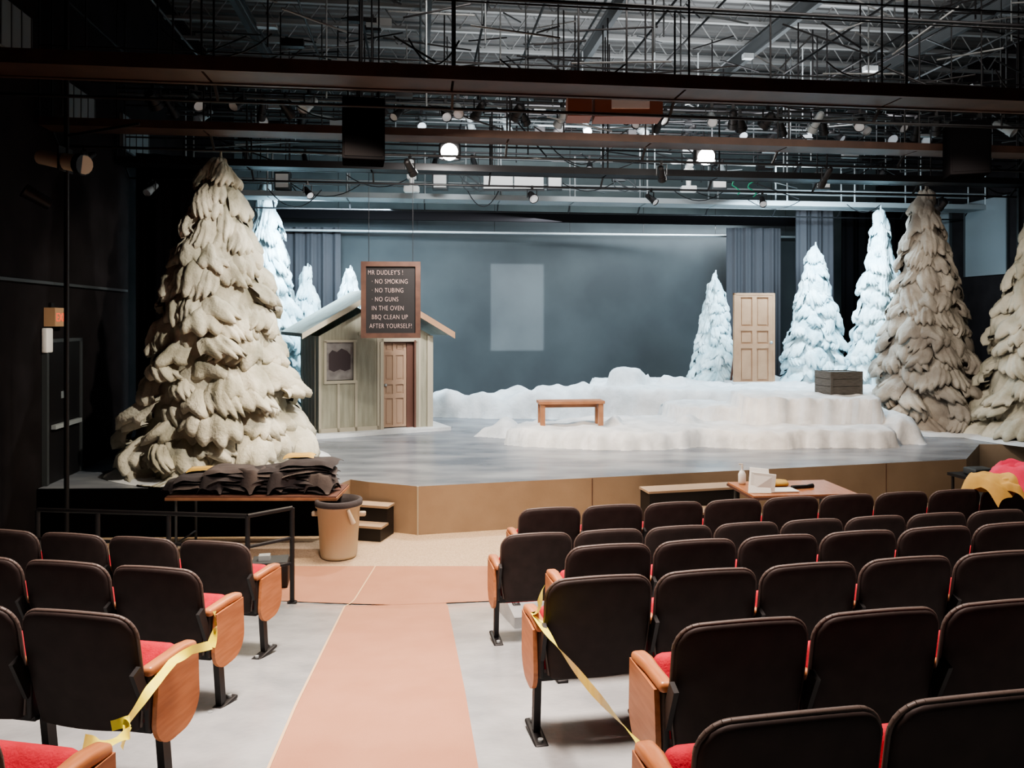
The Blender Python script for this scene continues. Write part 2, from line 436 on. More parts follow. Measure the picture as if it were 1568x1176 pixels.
for j in range(ny+1):
    for i in range(nx+1):
        H[i,j]=snowh(x0+i*st,y0+j*st)
def gv(i,j):
    if (i,j) not in vid:
        vid[i,j]=len(vs);h=H[i,j];vs.append((x0+i*st,y0+j*st,h if h>0 else ST_Z-.005))
    return vid[i,j]
fs=[]
for j in range(ny):
    for i in range(nx):
        q=[(i,j),(i+1,j),(i+1,j+1),(i,j+1)]
        if max(H[k] for k in q)>0: fs.append([gv(*k) for k in q])
sn.add(vs,fs,M_SNOW,True)
sn.obj('snow_platform')

# ------------------------------------------------------------------ trees : overlapping draped boughs
def tree(loc,R,Ht,m,seed,layers,shape=.85,bw=.55,rg=1.0,slope=0):
    rnd=random.Random(seed);t=MB()
    prof=[]
    for k in range(25):
        f=k/24;prof.append(((R*.82)*(1-f)**shape+.01,.02+Ht*.95*f))
    t.lathe(prof,(0,0,0),m,28)
    p=Ht/layers
    sv=Vector((seed*3.1,0,0))
    def bough(a,zs,rr,droop,W,curl,nr,ph):
        ns,nv=12,17;vs=[];fs=[]
        for s_ in range(ns+1):
            u0=s_/ns
            for q in range(nv+1):
                v=q/nv*2-1
                rid=abs(math.cos(math.pi*nr*v*.5+ph))
                umax=1-.25*v*v-.16*(1-rid)
                u=u0*umax
                r=rr*(.42+.58*math.sin(min(1,u*1.05)*math.pi/2))
                wd=W*(.35+.65*math.sin(u*math.pi/2))
                off=wd*v
                z=zs-droop*u**1.45
                z-=.42*wd*v*v*(1-.3*u)
                r-=.20*wd*v*v
                hump=rg*(.07+.10*u)*W*(rid**.8)*(1-.4*v*v)
                if s_==ns: hump-=.10*W
                r+=hump*(.4+.5*u);z+=hump*(.8-.5*u)
                aa=a+curl*u*u+off/max(r,.12)*.9
                P=Vector((r*math.cos(aa),r*math.sin(aa),z))
                nn=noise.noise(P*2.4+sv)*.08+noise.noise(P*7+sv)*.04+noise.noise(P*17)*.014
                P+=Vector((math.cos(aa),math.sin(aa),.3))*nn
                P.z=max(P.z,.012);vs.append(P)
        for s_ in range(ns):
            for q in range(nv):
                b0=s_*(nv+1)+q;fs.append((b0,b0+1,b0+nv+2,b0+nv+1))
        row=[]
        for q in range(nv+1):
            P=vs[ns*(nv+1)+q];row.append(Vector((P.x*.90,P.y*.90,max(.01,P.z+.02))))
        vs+=row
        for q in range(nv):
            b0=ns*(nv+1)+q;fs.append((b0,b0+1,b0+nv+2,b0+nv+1))
        t.add(vs,fs,m,True)
    for L in range(layers+1):
        f=min(.95,(L+.30)/layers)
        Rz=R*(1-f)**shape+.05
        cw=bw*(.45+.55*min(1,Rz/1.1))
        cnt=max(4,int(2*math.pi*Rz/(cw*.66)))
        ph=rnd.random()*6
        for c in range(cnt):
            a=ph+2*math.pi*(c+rnd.uniform(-.3,.3))/cnt
            zs=Ht*f+p*rnd.uniform(.45,1.35)
            if zs>Ht*.985: zs=Ht*.985
            rr=Rz*rnd.uniform(.90,1.13)
            droop=p*rnd.uniform(1.4,2.2)
            if f>.85: droop=p*rnd.uniform(.9,1.4)
            bough(a,zs,rr,droop,cw*.5*rnd.uniform(.9,1.4),rnd.uniform(-.4,.4),rnd.choice([2,3,4,5]),rnd.uniform(-.4,.4))
    for k in range(4): bough(k*1.6+.3,Ht*(1.0-.012*k),.10,Ht*.05,.06,0,2,0)
    t.tube((0,0,Ht*.93),(.02,0,Ht*1.01),.045,.015,m,8)
    return t.obj('flocked_pine_tree',loc)
tree((-4.52,11.9,ST_Z),1.42,4.85,M_TANTREE,11,14,.74,.62,.9)
tree((8.75,16.3,ST_Z),1.20,5.1,M_TANTREE2,2,15,.77,.55,.9)
tree((10.35,14.9,ST_Z),1.35,5.0,M_TANTREE,3,14,.77,.6,.9)
tree((5.28,20.0,1.36),.66,2.85,M_BLUETREE,4,11,.8,.42)
tree((7.6,19.3,1.36),.86,3.5,M_BLUETREE,5,12,.8,.46)
tree((8.85,18.5,1.0),.85,4.65,M_BLUETREE,6,14,.8,.46)
tree((-5.9,18.5,ST_Z),1.1,5.65,M_BLUETREE,7,15,.8,.5)
tree((-5.3,19.9,ST_Z),.75,3.7,M_BLUETREE,8,11,.8,.42)
tree((-4.05,19.2,ST_Z),.85,3.6,M_BLUETREE,9,11,.8,.42)
tree((-6.2,20.6,ST_Z),.8,4.5,M_BLUETREE,10,12,.8,.42)
def skirt(loc,R,seed):
    t=MB();n=40
    vs=[(0,0,.06)];
    for k,(f,z) in enumerate(((.5,.07),(.92,.06),(1.0,0.0))):
        for i in range(n):
            a=2*math.pi*i/n;r=R*f*(1+.09*noise.noise(Vector((math.cos(a)*2,math.sin(a)*2,seed))))
            vs.append((r*math.cos(a),r*math.sin(a),z))
    fs=[(0,1+i,1+(i+1)%n) for i in range(n)]
    for k in range(2):
        for i in range(n): fs.append((1+k*n+i,1+(k+1)*n+i,1+(k+1)*n+(i+1)%n,1+k*n+(i+1)%n))
    t.add(vs,fs,M_SNOW,True);t.obj('snow_mound',loc)
skirt((-4.50,12.05,ST_Z+.003),1.66,1);skirt((8.75,16.2,ST_Z+.003),1.4,2);skirt((10.3,14.9,ST_Z+.003),1.6,3)

# ------------------------------------------------------------------ hut
hut=empty('ski_hut',(-3.76,14.95,ST_Z),25*D2R)
W_,Dp=2.30,2.0;ZB=.07;ZT=1.95;RISE=.86
b=MB();b.extr([(-.15,-.3,0),(W_+.35,-.25,0),(W_+.3,Dp,0),(-.1,Dp,0)],(0,0,ZB),M_SNOW);b.obj('base',parent=hut)
b=MB()
b.bx(0,.14,0,.06,ZB,ZT,M_HUT);b.bx(.14,.69,0,.06,ZB,1.08,M_HUT);b.bx(.14,.69,0,.06,1.84,ZT,M_HUT)
b.bx(.69,1.25,0,.06,ZB,ZT,M_HUT);b.bx(1.95,W_,0,.06,ZB,ZT,M_HUT);b.bx(1.25,1.95,0,.06,1.86,ZT,M_HUT)
pk=ZT+RISE*W_/2/(W_/2+.38)
b.extr([(0,0,ZT),(W_,0,ZT),(W_/2,0,pk)],(0,.06,0),M_HUT)
b.bx(0,.06,.06,Dp,ZB,ZT,M_HUT);b.bx(W_-.06,W_,.06,Dp,ZB,ZT,M_HUT);b.bx(0,W_,Dp-.06,Dp,ZB,ZT,M_HUT)
b.extr([(0,Dp-.06,ZT),(W_,Dp-.06,ZT),(W_/2,Dp-.06,pk)],(0,.06,0),M_HUT)
for k in range(1,6): b.bx(-.012,0,Dp*k/6-.02,Dp*k/6+.02,ZB,ZT,M_HUTTRIM)
b.obj('walls',parent=hut)
b=MB()
for x in(.0,.36,.71,1.16): b.bx(x,x+.05,-.02,0,ZB,ZT if x in(.0,1.16) else 1.06,M_HUTTRIM)
b.bx(0,1.2,-.02,0,ZB,ZB+.08,M_HUTTRIM);b.bx(.1,.75,-.035,0,1.02,1.08,M_HUTTRIM);b.bx(.1,.75,-.03,0,1.83,1.88,M_HUTTRIM)
b.bx(.1,.15,-.03,0,1.05,1.86,M_HUTTRIM);b.bx(.68,.73,-.03,0,1.05,1.86,M_HUTTRIM)
b.bx(1.22,1.29,-.03,.12,ZB,1.90,M_HUTTRIM);b.bx(1.2,2.0,-.03,.1,1.83,1.90,M_HUTTRIM)
b.bx(2.02,2.07,-.02,0,ZB,ZT,M_HUTTRIM);b.bx(W_-.09,W_+.03,-.04,.06,ZB,ZT,M_HUTTRIM)
b.bx(.78,1.12,-.05,0,1.97,2.03,M_HUTTRIM)
b.obj('trim',parent=hut)
b=MB();b.bx(.15,.68,.02,.03,1.09,1.84,M_GLASSL)
arch=[(.20,.015,1.30),(.20,.015,1.60),(.27,.015,1.68),(.36,.015,1.64),(.45,.015,1.71),(.56,.015,1.66),(.63,.015,1.58),(.63,.015,1.30),(.52,.015,1.26),(.42,.015,1.3),(.30,.015,1.25)]
b.extr(arch,(0,.004,0),M_GLASSD);b.obj('window',parent=hut)
def panel_door(b,x0,x1,y,z0,z1,m,rows,th=.04):
    b.bx(x0,x1,y,y+th,z0,z1,m)
    w=x1-x0;e=.1*w/.8
    xs=[x0,x0+e,(x0+x1)/2-e*.5,(x0+x1)/2+e*.5,x1-e,x1]
    b.bx(x0,xs[1],y-.024,y,z0,z1,m);b.bx(xs[2],xs[3],y-.024,y,z0,z1,m);b.bx(xs[4],x1,y-.024,y,z0,z1,m)
    H_=z1-z0;edges=[0]+rows+[1]
    for k,f in enumerate(edges):
        zc=z0+H_*f;e2=.05*H_/2
        b.bx(x0,x1,y-.0245,y,max(z0,zc-e2),min(z1,zc+e2),m)
    for k in range(len(edges)-1):
        za=z0+H_*edges[k]+.09*H_/2;zb=z0+H_*edges[k+1]-.09*H_/2
        for xa,xb in((xs[1]+.03,xs[2]-.03),(xs[3]+.03,xs[4]-.03)):
            b.bx(xa,xb,y-.012,y,za,zb,m)
b=MB();panel_door(b,1.29,1.80,.12,ZB+.02,1.84,M_DOORP,[.36,.52,.86]);b.lathe([(0,-.03),(.03,-.02),(.03,.02),(0,.03)],(1.36,.08,.95),M_LSTEEL,10);b.obj('door',parent=hut)
b=MB();b.bx(1.80,1.95,.06,.16,ZB,1.86,M_DOORSIDE);b.bx(1.93,1.97,-.03,.06,ZB,1.86,M_DOORSIDE);b.bx(1.29,1.95,.06,.12,1.80,1.86,M_DOORSIDE);b.obj('door_jamb',parent=hut)
b=MB()
eL=-.38;eR=W_+.38;ze=ZT-.0;rz_=ZT+RISE+.03;mx=W_/2;th=.07
b.extr([(eL,-.38,ze),(mx,-.38,rz_),(mx,-.38,rz_+th),(eL,-.38,ze+th)],(0,Dp+.6,0),M_ROOF)
b.extr([(eR,-.38,ze),(eR,-.38,ze+th),(mx,-.38,rz_+th),(mx,-.38,rz_)],(0,Dp+.6,0),M_ROOF)
b.extr([(eR,-.40,ze-.06),(eR,-.40,ze+.07),(mx,-.40,rz_+.07),(mx,-.40,rz_-.06)],(0,.02,0),M_DOORT)
b.extr([(eL,-.40,ze-.04),(mx,-.40,rz_-.04),(mx,-.40,rz_+.07),(eL,-.40,ze+.07)],(0,.02,0),M_HUTTRIM)
b.obj('roof',parent=hut)

# sign
sg=empty('hanging_rules_sign',(-2.22,14.1,3.31),4*D2R)
b=MB();w,h=.54,.70
b.bx(-w+.05,w-.05,0,.02,-h+.05,h-.05,M_SIGNB)
b.bx(-w,-w+.09,-.03,.03,-h,h,M_SIGNW);b.bx(w-.09,w,-.03,.03,-h,h,M_SIGNW);b.bx(-w+.09,w-.09,-.03,.03,h-.09,h,M_SIGNW);b.bx(-w+.09,w-.09,-.03,.03,-h,-h+.09,M_SIGNW)
for x in(-.4,.4): b.tube((x,0,h),(x,0,2.33),.006,.006,M_BLACK,5)
b.obj('board',parent=sg)
for i,(ox,tx) in enumerate([(0,"MR DUDLEY'S !"),(.07,"· NO SMOKING"),(.07,"· NO TUBING"),(.07,"· NO GUNS"),(.07,"IN THE OVEN"),(.07,"BBQ CLEAN UP"),(.03,"AFTER YOURSELF!")]):
    cu=bpy.data.curves.new('letters','FONT');cu.body=tx;cu.size=.104;cu.extrude=.001;cu.materials.append(M_LETTER);cu.space_character=1.12
    cu.offset=-.0015
    o=bpy.data.objects.new('lettering_%d'%(i+1),cu);SC.collection.objects.link(o);o.parent=sg
    o.location=(-.42+ox,-.006,.46-.163*i);o.rotation_euler=(math.pi/2,0,0)
    o.scale=(.84,1.15,1)

b=MB();panel_door(b,-.45,.45,0,0,2.12,M_DOORT,[.42,.62],.045)
b.bx(-.50,-.45,-.03,.07,0,2.17,M_DOORT);b.bx(.45,.50,-.03,.07,0,2.17,M_DOORT);b.bx(-.5,.5,-.03,.07,2.12,2.17,M_DOORT)
b.tube((.38,-.015,.98),(.38,-.08,.98),.015,.015,M_LSTEEL,8);b.rbox((.035,.03,.035),.03,M_LSTEEL,c=(.38,-.1,.98),n=(2,2,2))
b.bx(-.55,.55,-.1,.55,-.02,.03,M_SNOW);b.beam((-.4,.5,.03),(-.4,.06,1.2),.04,.04,M_DOORSIDE);b.beam((.4,.5,.03),(.4,.06,1.2),.04,.04,M_DOORSIDE)
b.obj('freestanding_door',(5.84,18.55,1.42),3*D2R)

b=MB()
for x in(-.55,.55):
    b.bx(x-.045,x+.045,-.18,-.10,0,.42,M_BENCH);b.bx(x-.045,x+.045,.10,.18,0,.42,M_BENCH);b.bx(x-.03,x+.03,-.1,.1,.30,.40,M_BENCH)
b.bx(-.62,.62,-.2,-.01,.41,.46,M_BENCH);b.bx(-.62,.62,.01,.2,.41,.46,M_BENCH);b.bx(-.5,.5,-.02,.02,.33,.40,M_BENCH)
b.obj('wooden_bench',(1.1,14.5,.965),6*D2R)
b=MB();w,d,h=.7,.5,.46
for s_ in range(3):
    z=.02+s_*.148
    b.bx(-w/2,w/2,-d/2-.01,-d/2+.01,z,z+.14,M_CRATE);b.bx(-w/2,w/2,d/2-.01,d/2+.01,z,z+.14,M_CRATE)
    b.bx(-w/2-.01,-w/2+.01,-d/2,d/2,z,z+.14,M_CRATE);b.bx(w/2-.01,w/2+.01,-d/2,d/2,z,z+.14,M_CRATE)
for x in(-w/2+.02,w/2-.02):
    for y in(-d/2-.005,d/2+.005): b.bx(x-.03,x+.03,y-.015,y+.015,0,h,M_CRATE)
b.bx(-w/2,w/2,-d/2,d/2,0,.02,M_CRATE);b.bx(-w/2,w/2,-d/2,d/2,.42,.44,M_CRATE)
b.obj('wooden_crate',(6.62,15.6,1.45),12*D2R)

# ------------------------------------------------------------------ cyc and curtains
def sheet(name,p0,p1,z0,z1,m,pleat=0,amp=0,nx=60,nz=10):
    b=MB();p0=Vector((*p0,0));p1=Vector((*p1,0));d=p1-p0;L=d.length;u=d/L;nr=Vector((-u.y,u.x,0));vs=[];fs=[]
    for j in range(nz+1):
        for i in range(nx+1):
            s_=i/nx*L;q=p0+u*s_
            k=j/nz
            a=amp*(math.sin(s_*pleat)+.4*math.sin(s_*pleat*2.3+1))*(.6+.4*(1-k))
            q=q+nr*a;vs.append((q.x,q.y,z0+(z1-z0)*k))
    for j in range(nz):
        for i in range(nx):
            a=j*(nx+1)+i;fs.append((a,a+1,a+nx+2,a+nx+1))
    b.add(vs,fs,m,True);return b.obj(name)
q0=RM(-4.9,21.6);q1=RM(11.5,21.6)
sheet('cyclorama',q0.xy,q1.xy,ST_Z,5.75,M_CYC,nx=4,nz=2)
sheet('stage_curtain',(-6.4,20.75),(-4.65,20.9),ST_Z+.01,5.45,M_CURT,18,.07,90)
sheet('stage_curtain',(5.95,21.35),(7.5,21.45),ST_Z+.01,5.5,M_CURT,18,.07,90)
sheet('stage_curtain',(7.6,20.6),(8.75,20.9),ST_Z+.01,5.95,M_CURT,16,.07,80)
sheet('black_masking_drape',(9.0,21.0),(10.9,21.5),ST_Z+.01,6.2,M_CURTB,14,.07,80)
sheet('black_masking_drape',(-7.2,17.0),(-6.6,17.1),ST_Z+.01,6.2,M_CURTB,14,.05,40)
sheet('black_masking_drape',(-6.65,13.6),(-5.2,14.2),ST_Z+.01,5.9,M_CURTB,14,.06,60)
b=MB();b.box((3.2,20.2,5.67),(14.6,.06,.26),M_CURTB,RR);b.obj('border_drape')
b=MB();b.tube(RM(-4.6,21.0,5.33),RM(10.8,21.0,5.33),.035,.035,M_LSTEEL,8)
for i in range(8):
    a=-4.2+i*2.1;b.tube(RM(a,21.0,5.33),RM(a,21.0,8.4),.008,.008,M_BLACK,4)
b.obj('curtain_batten')

# ------------------------------------------------------------------ side wall details
b=MB()
b.bx(0,.05,-.5,.5,0,1.95,M_BLACK);b.bx(0,.07,-.56,-.5,0,2.0,M_STEEL);b.bx(0,.07,.5,.56,0,2.0,M_STEEL);b.bx(0,.07,-.56,.56,1.95,2.0,M_STEEL)
b.bx(.06,.12,-.42,.42,.75,.81,M_LSTEEL);b.bx(.05,.055,-.10,.10,1.15,1.25,M_PANEL)
b.obj('door_1',RM(AL+.005,11.75,ST_Z+.005),TH)
b=MB();b.bx(0,.14,-.2,.2,-.13,.13,M_EXITB);b.bx(-.0,.03,-.05,.05,-.13,.2,M_BLACK)
b.bx(.141,.145,-.2,.2,-.12,.12,M_EXITB)
b.obj('exit_sign',RM(AL+.005,11.45,2.98),TH)
ex=bpy.data.objects['exit_sign']
cu=bpy.data.curves.new('exit_text','FONT');cu.body='EXIT';cu.size=.17;cu.materials.append(M_EXIT);cu.extrude=.003;cu.align_x='CENTER'
o=bpy.data.objects.new('exit_lettering',cu);SC.collection.objects.link(o);o.parent=ex;o.location=(.148,0,-.06);o.rotation_euler=(math.pi/2,0,math.pi/2)
b=MB();b.rbox((.04,.09,.17),.02,M_WHITE,n=(1,1,2));b.obj('wall_phone',RM(AL+.05,11.25,2.66),TH)
b=MB()
b.bx(0,.05,-2.6,2.6,3.43,3.47,M_STEEL)
b.obj('wall_conduit',RM(AL+.005,11.6,0),TH)
for bb,z,w,h in((10.3,6.6,1.0,.6),(12.3,6.15,1.0,.5),(14.6,6.2,1.3,.6),(10.6,7.9,1.6,.5)):
    b=MB();b.bx(0,.05,-w/2,w/2,-h/2,h/2,M_PANEL)
    for k in range(5): b.bx(.05,.06,-w/2+w*k/4-.01,-w/2+w*k/4+.01,-h/2,h/2,M_STEEL)
    b.obj('acoustic_panel',RM(AL+.005,bb,z),TH)
for bb,z,w,h in((15.0,5.3,1.6,1.6),(17.6,5.0,1.4,1.9),(13.0,5.2,1.0,1.5),(19.5,5.3,1.2,1.6)):
    b=MB();b.bx(-.05,0,-w/2,w/2,-h/2,h/2,M_PANEL);b.bx(-.07,0,-w/2-.04,-w/2,-h/2,h/2,M_STEEL);b.bx(-.07,0,w/2,w/2+.04,-h/2,h/2,M_STEEL)
    b.obj('acoustic_panel',RM(AR-.005,bb,z),TH)
b=MB();b.tube((0,0,0),(0,0,7.5),.03,.03,M_BLACK,8);b.tube((0,0,0),(0,0,.04),.25,.25,M_BLACK,16)
b.tube((-.35,.05,4.95),(.22,-.12,4.83),.09,.11,M_BIN,14);b.tube((.22,-.12,4.83),(.30,-.14,4.815),.13,.13,M_BLACK,14);b.tube((.30,-.14,4.815),(.305,-.142,4.814),.115,.115,M_BIN,14)
b.box((0,-.03,4.9),(.02,.3,.3),M_BLACK);b.beam((0,0,5.2),(.9,0,5.35),.03,.03,M_BLACK)
b.tube((-.2,.0,4.35),(-.4,-.2,4.5),.07,.09,M_BLACK,10);b.obj('lighting_boom',(-5.5,9.5,.012))
b=MB();b.bx(-.2,.2,-.1,.1,0,8.4,M_BLACK);b.bx(-.25,.25,-.02,.02,0,8.4,M_BLACK);b.obj('steel_column',RM(AL+.4,8.5,0))  # structural steel column by the left wall
b=MB();b.bx(-.25,.25,-.12,.12,0,7.7,M_BLACK);b.bx(-.3,.3,-.02,.02,0,7.7,M_BLACK);b.obj('steel_column',RM(AR-1.8,14.1,ST_Z))  # steel column on the right side

# ------------------------------------------------------------------ seats
def seatmesh(side,end):
    t=MB();zt,zb=.83,.30;hw=.268;rc=.085
    zc=(zt+zb)/2;hz=(zt-zb)/2
    def tap(z): return 1-.13*(max(0,-z)/hz)**1.6
    def dfm(p):
        z=p.z;x=p.x
        dz=z-(hz-rc)
        if dz>0: x*=(hw-rc+math.sqrt(max(0,rc*rc-dz*dz)))/hw
        x*=tap(z)
        y=p.y+(hz-z)*.17-.035*(1-(x/hw)**2)+.02
        zz=z-.022*(x/hw)**2*(1 if z>0 else 0)
        return Vector((x,y,zz))
    def dfm2(p):
        q=dfm(Vector((p.x*.93,p.y,p.z*.93)));return q+Vector((0,.04,0))
    t.rbox((hw,.022,hz),.022,M_SHELL,c=(0,0,zc),n=(10,1,16),deform=dfm)
    def outl():
        pts=[]
        for i in range(9): z=-hz+.02+(2*hz-rc-.02)*i/8;pts.append((-hw*tap(z),z))
        for i in range(1,7): a=math.pi/2*i/6;pts.append((-hw+rc-rc*math.cos(a),hz-rc+rc*math.sin(a)))
        for i in range(1,9): pts.append((-hw+rc+(2*hw-2*rc)*i/8,hz))
        for i in range(1,7): a=math.pi/2*i/6;pts.append((hw-rc+rc*math.sin(a),hz-rc+rc*math.cos(a)))
        for i in range(1,9): z=hz-rc-(2*hz-rc-.02)*i/8;pts.append((hw*tap(z),z))
        return pts
    P=[]
    for x,z in outl():
        y=(hz-z)*.17-.035*(1-(x/hw)**2)+.02
        P.append(Vector((x,y,z+zc-.022*(x/hw)**2*(1 if z>0 else 0))))
    t.path(P,.009,M_TRIM,6)
    t.rbox((.25,.02,.20),.02,M_RED,c=(0,0,zc-.03),n=(6,1,8),deform=dfm2)
    tl=-38 if side>0 else -24
    Rm=Matrix.Translation((0,.25,.42))@Matrix.Rotation(tl*D2R,4,'X')
    t.rbox((.245,.05,.18),.045,M_RED,n=(4,2,4),R=Rm)
    Rm2=Matrix.Translation((0,.25,.42))@Matrix.Rotation(tl*D2R,4,'X')@Matrix.Translation((0,.056,-.01))
    t.rbox((.230,.012,.165),.012,M_SHELL,n=(2,1,2),R=Rm2)
    x=side*.28
    t.rbox((.030,.165,.022),.018,M_WOODO,c=(x,.23,.565),n=(2,4,1),deform=lambda p:Vector((p.x*(1.15 if p.y>0 else .95),p.y,p.z+(-.012 if p.y>.12 else 0))))
    t.rbox((.014,.13,.12),.012,M_BLACK,c=(x,.2,.43),n=(1,2,2))
    t.beam((x,.17,.35),(x,.21,0),.035,.05,M_BLACK)
    t.beam((x,.08,.42),(x,.0,.6),.02,.05,M_BLACK)
    t.rbox((.035,.14,.012),.01,M_BLACK,c=(x,.2,-.02),n=(1,2,1))
    t.tube((x,.10,-.015),(x,.10,.005),.014,.014,M_LSTEEL,8);t.tube((x,.30,-.015),(x,.30,.005),.014,.014,M_LSTEEL,8)
    t.bx(-.27,.27,.12,.16,.28,.32,M_BLACK)
    if end:
        pts=[];y0,y1,z0,z1,r=.085,.40,.22,.545,.12
        for i in range(9): a=math.pi+math.pi/2*i/8;pts.append((y0+r+r*math.cos(a),z0+r+r*math.sin(a)))
        for i in range(9): a=1.5*math.pi+math.pi/2*i/8;pts.append((y1-r+r*math.cos(a),z0+r+r*math.sin(a)))
        pts+=[(y1-.01,z1),(y0+.02,z1)]
        xx=x+side*.016
        P=[(xx,y,z) for y,z in pts];t.extr(P,(side*.022,0,0),M_WOODO)
    return t.mesh('theater_seat_mesh')
SM={(s_,e):seatmesh(s_,e) for s_ in(-1,1) for e in(0,1)}
PHI=math.atan(.18)
def row(x,y,n,dirn,dz=0,sp=.565):
    for i in range(n):
        if dirn>0: px,py,rz,side=x+i*sp*math.cos(PHI),y+i*sp*math.sin(PHI),PHI,-1
        else: px,py,rz,side=x-i*sp*math.cos(PHI),y+i*sp*math.sin(PHI),-PHI,1
        inst('theater_seat',SM[(side,1 if i==0 else 0)],(px,py,zf(px,py)+dz+.015),rz)
row(.33,6.6,11,1,.13);row(.19,5.75,10,1,-.01);row(.60,4.7,8,1);row(.435,3.77,7,1,-.01);row(.87,2.87,5,1,-.01);row(.75,2.03,4,1,-.04)
row(-2.1,5.4,6,-1,-.02);row(-1.98,4.25,5,-1,-.03);row(-1.82,3.2,4,-1,-.02);row(-1.54,1.92,3,-1,.04)
b=MB();L=6.6
zr=zf(.31,6.6)+.13
b.box((L/2-.35,.2,zr-.15),(L,.8,.3),M_CONC);b.obj('seating_riser',(.33,6.6,0),PHI)

# caution tape
def ribbon(name,segs,w=.055):
    b=MB()
    for pts in segs:
        pts=[Vector(p) for p in pts];dense=[]
        for a,c_ in zip(pts[:-1],pts[1:]):
            for k in range(8): dense.append(a.lerp(c_,k/8))
        dense.append(pts[-1]);vs=[]
        for i,p in enumerate(dense):
            d=(dense[min(i+1,len(dense)-1)]-dense[max(0,i-1)]).normalized()
            side=d.cross(Vector((0,0,1)));side.normalize();up=side.cross(d)
            a=.9+.7*math.sin(i*.25)
            o=(side*math.cos(a)+up*math.sin(a))*w/2
            vs+=[p-o,p+o]
        b.add(vs,[(2*i,2*i+1,2*i+3,2*i+2) for i in range(len(dense)-1)],M_TAPE,True)
    b.obj(name)
ribbon('caution_tape',[[(.155,3.74,1.64),(.13,3.80,1.52),(.115,3.93,1.44),(.19,3.5,1.47),(.30,2.95,1.53),(.40,2.4,1.62),(.44,2.2,1.65)]],.045)
ribbon('caution_tape',[[(-1.40,3.62,1.57),(-1.385,3.6,1.50),(-1.39,3.55,1.43)],[(-1.39,3.55,1.44),(-1.42,3.42,1.475),(-1.455,3.3,1.475),(-1.46,3.1,1.45),(-1.45,2.9,1.426)],[(-1.45,2.9,1.426),(-1.39,2.8,1.44),(-1.34,2.65,1.50),(-1.30,2.45,1.59),(-1.28,2.3,1.68)],[(-1.44,2.9,1.43),(-1.50,2.88,1.42)],[(-1.44,2.88,1.42),(-1.43,2.82,1.37)]],.04)

# ------------------------------------------------------------------ railing
b=MB()
P=[(-4.9,7.95,.98),(-2.55,7.42,1.05),(-2.2,7.7,1.06)]
b.path(P,.022,M_BLACK,8);b.path([(x,y,z_-.3) for x,y,z_ in P],.018,M_BLACK,8);b.path([(x,y,z_-.55) for x,y,z_ in P],.018,M_BLACK,8)
for x,y,z_ in[(-2.2,7.7,1.06),(-2.55,7.42,1.05),(-3.4,7.62,1.02),(-4.2,7.8,1.0),(-4.9,7.95,.98)]:
    b.tube((x,y,zf(x,y)+.005),(x,y,z_),.024,.024,M_BLACK,8);b.tube((x,y,zf(x,y)+.005),(x,y,zf(x,y)+.02),.05,.05,M_BLACK,12)
b.obj('handrail')
b=MB();b.rbox((.2,.15,.13),.02,M_BLACK,c=(0,0,.14),n=(1,1,1));b.bx(-.19,.19,-.14,.14,.27,.285,M_STEEL);b.bx(-.12,.0,-.05,.05,.285,.34,M_LSTEEL)
b.obj('equipment_case',(-2.67,8.5,.012),.2)
b=MB();b.lathe([(0,.0),(.215,0),(.225,.03),(.262,.62),(.285,.62),(.285,.66),(.275,.68),(.25,.68),(.245,.6),(.21,.1),(0,.1)],(0,0,0),M_BIN,28)
b.lathe([(.290,.64),(.292,.66),(.287,.70),(.25,.71),(.235,.6),(.2,.3),(0,.28)],(0,0,0),M_CLOTHD,28)
for a in(0,math.pi): b.rbox((.05,.03,.03),.015,M_BIN,c=(.285*math.cos(a),.0,.52),n=(1,1,1))
b.tube((.16,-.225,.62),(.22,-.2,.45),.02,.035,M_BIN,8)
b.obj('trash_can',(-2.15,9.55,.018))

# cloth
def lump(b,c,hx,hy,hz,m,seed,nf=3.5,amp=.06,rz=0):
    def df(p):
        q=p.copy()
        n1=noise.noise(Vector((p.x*nf*1.2+seed,p.y*nf*3,p.z*3)));n2=noise.noise(Vector((p.x*9+seed,p.y*16,p.z*9)))
        r=abs(n1)*amp*1.6+n2*amp*.6
        q.z+=r if p.z>-hz*.5 else 0
        q.x+=n2*amp*.8;q.y+=n1*amp*.8
        rr=Matrix.Rotation(rz,3,'Z');return rr@q
    b.rbox((hx,hy,hz),min(hx,hy,hz)*.95,m,c=c,n=(16,12,3),deform=df)
def drape(b,cx,cy,z,hx,hy,m,seed,rz=0,hang=.12,wr=.05,base=None,fine=.2):
    """crumpled garment laid over whatever is below"""
    nx,ny=36,26;R3=Matrix.Rotation(rz,3,'Z');vs=[];fs=[]
    for j in range(ny+1):
        for i in range(nx+1):
            u=i/nx*2-1;v=j/ny*2-1
            ex=1+.12*noise.noise(Vector((v*1.6,seed,0)));ey=1+.12*noise.noise(Vector((u*1.6,seed+5,0)))
            x=hx*u*ex;y=hy*v*ey
            e=(abs(u)**4+abs(v)**4)**(1/4)
            w1=1-abs(noise.noise(Vector((x*2.6+seed+y*2,y*4-x,1))))*2.2
            w2=noise.noise(Vector((x*6-y*3,y*7+seed,4)))
            hgt=wr*w1+wr*fine*w2
            k=max(0,e-.72)/.36
            zz=z+hgt-hang*min(1.3,k)**1.3
            p=R3@Vector((x,y,0));X,Y=cx+p.x,cy+p.y
            if base is not None: zz=max(zz,base+.008)
            vs.append((X,Y,zz))
    for j in range(ny):
        for i in range(nx):
            a=j*(nx+1)+i;fs.append((a,a+1,a+nx+2,a+nx+1))
    b.add(vs,fs,m,True)
b=MB()
b.bx(-1.05,1.05,-.36,.36,.72,.75,M_DOORSIDE);b.bx(-1.06,1.06,-.37,.37,.70,.735,M_BENCH)
